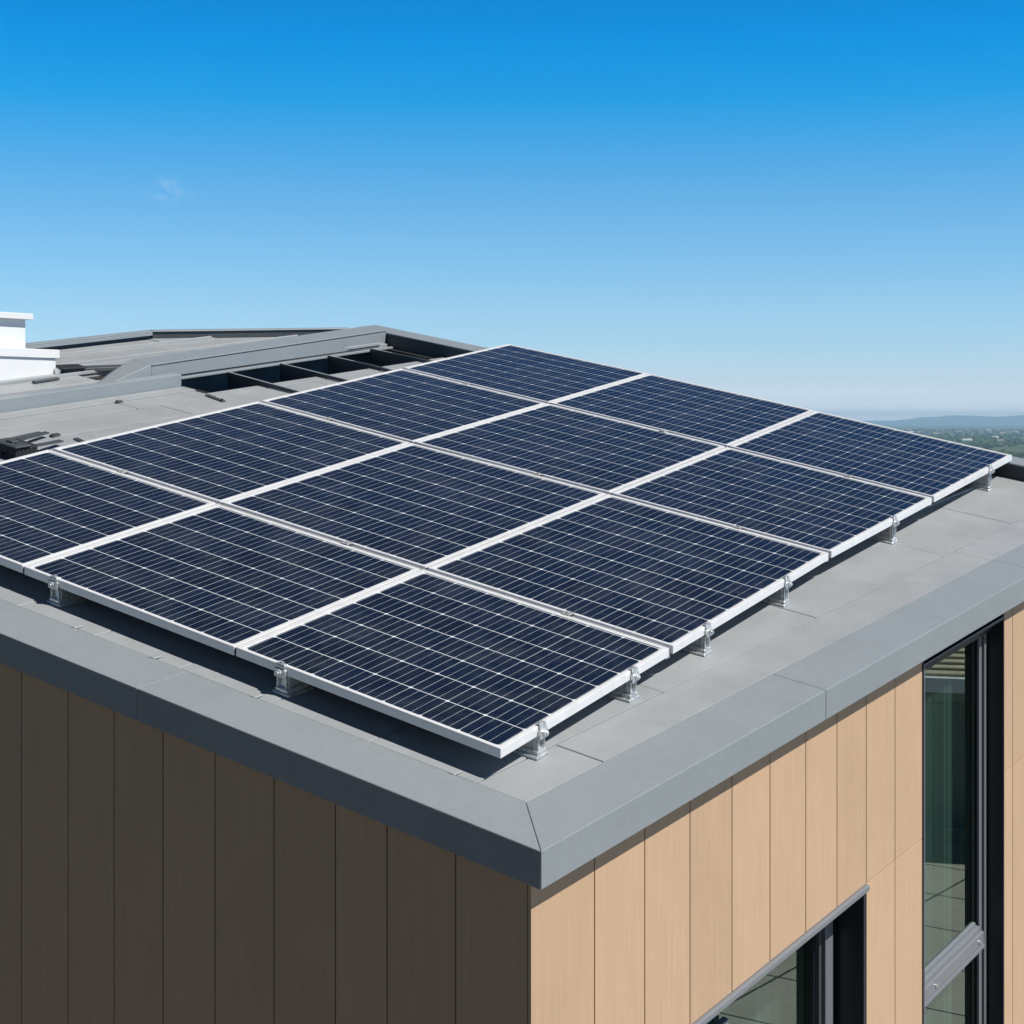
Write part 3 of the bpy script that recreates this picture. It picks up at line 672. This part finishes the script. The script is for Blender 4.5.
for v, lb in ((2.09, 'bracket on the shaded edge right of the gap between the first two panels'), (4.02, 'bracket on the shaded edge near the left side of the photo')):
    u, d = edge_u(v); l = math.hypot(*d); al = (d[0]/l, d[1]/l); bracket((u, v), al, (-al[1], al[0]), top_w(u), 'galvanised '+lb, 'brackets clamping the panel edges')

# ------------------------------------------------------------------ small things on the left roof
def junction_box():
    c = (2.62, 7.02)
    e = empty('junction_box', T((*c, 0)), 'small dark ribbed junction box with flat metal arms beside the left panels', 'junction box')
    u, v = c
    b = MB(); b.box(u-.02, u+.2, v-.1, v+.16, -.004, .10)
    for k in range(5): b.box(u+.0+k*.04, u+.02+k*.04, v-.106, v-.1002, .01, .09)
    b.build('body', M['dark'], e, bevel=.004)
    b = MB(); b.box(u-.04, u+.12, v-.12, v+.18, .1005, .115); b.box(u+.02, u+.09, v-.0, v+.08, .1155, .13); b.build('lid', M['membrane'], e, bevel=.003)
    b = MB(); b.prism([(u+.2005, v-.06), (u+.62, v+.08), (u+.62, v+.14), (u+.2005, v)], [.07, .03, .03, .07], [.078, .042, .042, .078]); b.build('arm', M['membrane'], e, bevel=.002)
    b = MB(); b.prism([(u+.1, v+.1605), (u+.72, v+.38), (u+.72, v+.44), (u+.1, v+.22)], [.06, .03, .03, .06], [.068, .04, .04, .068]); b.prism([(u-.5, v+.30), (u+.70, v+.46), (u+.70, v+.50), (u-.5, v+.34)], .01, .03); b.build('arm', M['membrane'], e, bevel=.002)
    b = MB(); pts = [(u-.02, v+.05, .03), (u-.2, v+.1, .02), (u-.4, v+.05, .015), (u-.8, v+.2, .012)]
    c8 = [(math.cos(k*math.pi/4)*.012, math.sin(k*math.pi/4)*.012) for k in range(8)]
    b.sweep(c8, lambda k, q: (pts[k][0], pts[k][1]+q[0], pts[k][2]+q[1]), 4); b.build('cable', M['dark'], e)
junction_box()
def duct():
    e = empty('flat_duct', T((5.15, 9.2, 0)), 'long dark metal duct lying on the upper roof right of the white chimney', 'duct')
    b = MB(); b.prism([(5.07, 9.27), (5.80, 9.14), (5.83, 9.24), (5.10, 9.40)], [.03]*4, [.085, .065, .065, .085]); b.build('body', M['membrane'], e, bevel=.004)
    b = MB(); b.prism([(5.03, 9.25), (5.30, 9.19), (5.34, 9.37), (5.07, 9.44)], [.0865, .083, .083, .0865], [.10, .095, .095, .10]); b.build('lid', M['dark'], e, bevel=.003)
    b = MB(); b.box(5.03, 5.065, 9.30, 9.36, .02, .085); b.build('support', M['galv'], e)
duct()
BITS = [((4.72, 8.10), (.09, .03), 'dark clip on the seam of the left roof, below the upstand'), ((5.62, 7.62), (.05, .30), 'thin dark strip on the roof left of the first gutter fin'),
        ((3.36, 7.38), (.10, .05), 'short dark strip on the roof right of the junction box'), ((3.40, 6.98), (.05, .26), 'long dark strip poking from under the panels right of the junction box'), ((4.56, 9.08), (.32, .05), 'flat dark plate on the upper roof in front of the white chimney')]
for (u, v), (du, dv), lb in BITS:
    b = MB(); w0 = .03 if v > 8.3 else (.012 if v > 8.1 else -.004)
    if du > dv: b.prism([(u, v), (u+du, v+.02), (u+du, v+.02+dv), (u, v+dv)], w0, w0+.018)
    else: b.prism([(u, v), (u+du, v), (u+du+.06, v+dv), (u+.06, v+dv)], w0, w0+.012)
    b.box(u+.01, u+.03, v+.01, v+.03, w0+.0185, w0+.03) if v < 8.3 else None
    tag(b.build('roof_clip', M['membrane'], bevel=.002), lb, 'roof clip', 'small dark clips and strips on the left roof')

# ------------------------------------------------------------------ air
hz = MB(lambda p: Vector(p)); hz.box(-9500, 9500, -300, 14500, VALLEY-6, 68)
ho = hz.build('haze', bpy.data.materials.new('haze_air')); hm = ho.data.materials[0]; hm.use_nodes = True; n = hm.node_tree; n.nodes.clear()
o_ = n.nodes.new('ShaderNodeOutputMaterial'); v_ = n.nodes.new('ShaderNodeVolumePrincipled'); v_.inputs['Color'].default_value = (0.50, 0.80, 1.0, 1); v_.inputs['Density'].default_value = 0.00014
v_.inputs['Anisotropy'].default_value = 0.0
n.links.new(v_.outputs[0], o_.inputs['Volume']); tag(ho, kind='stuff')
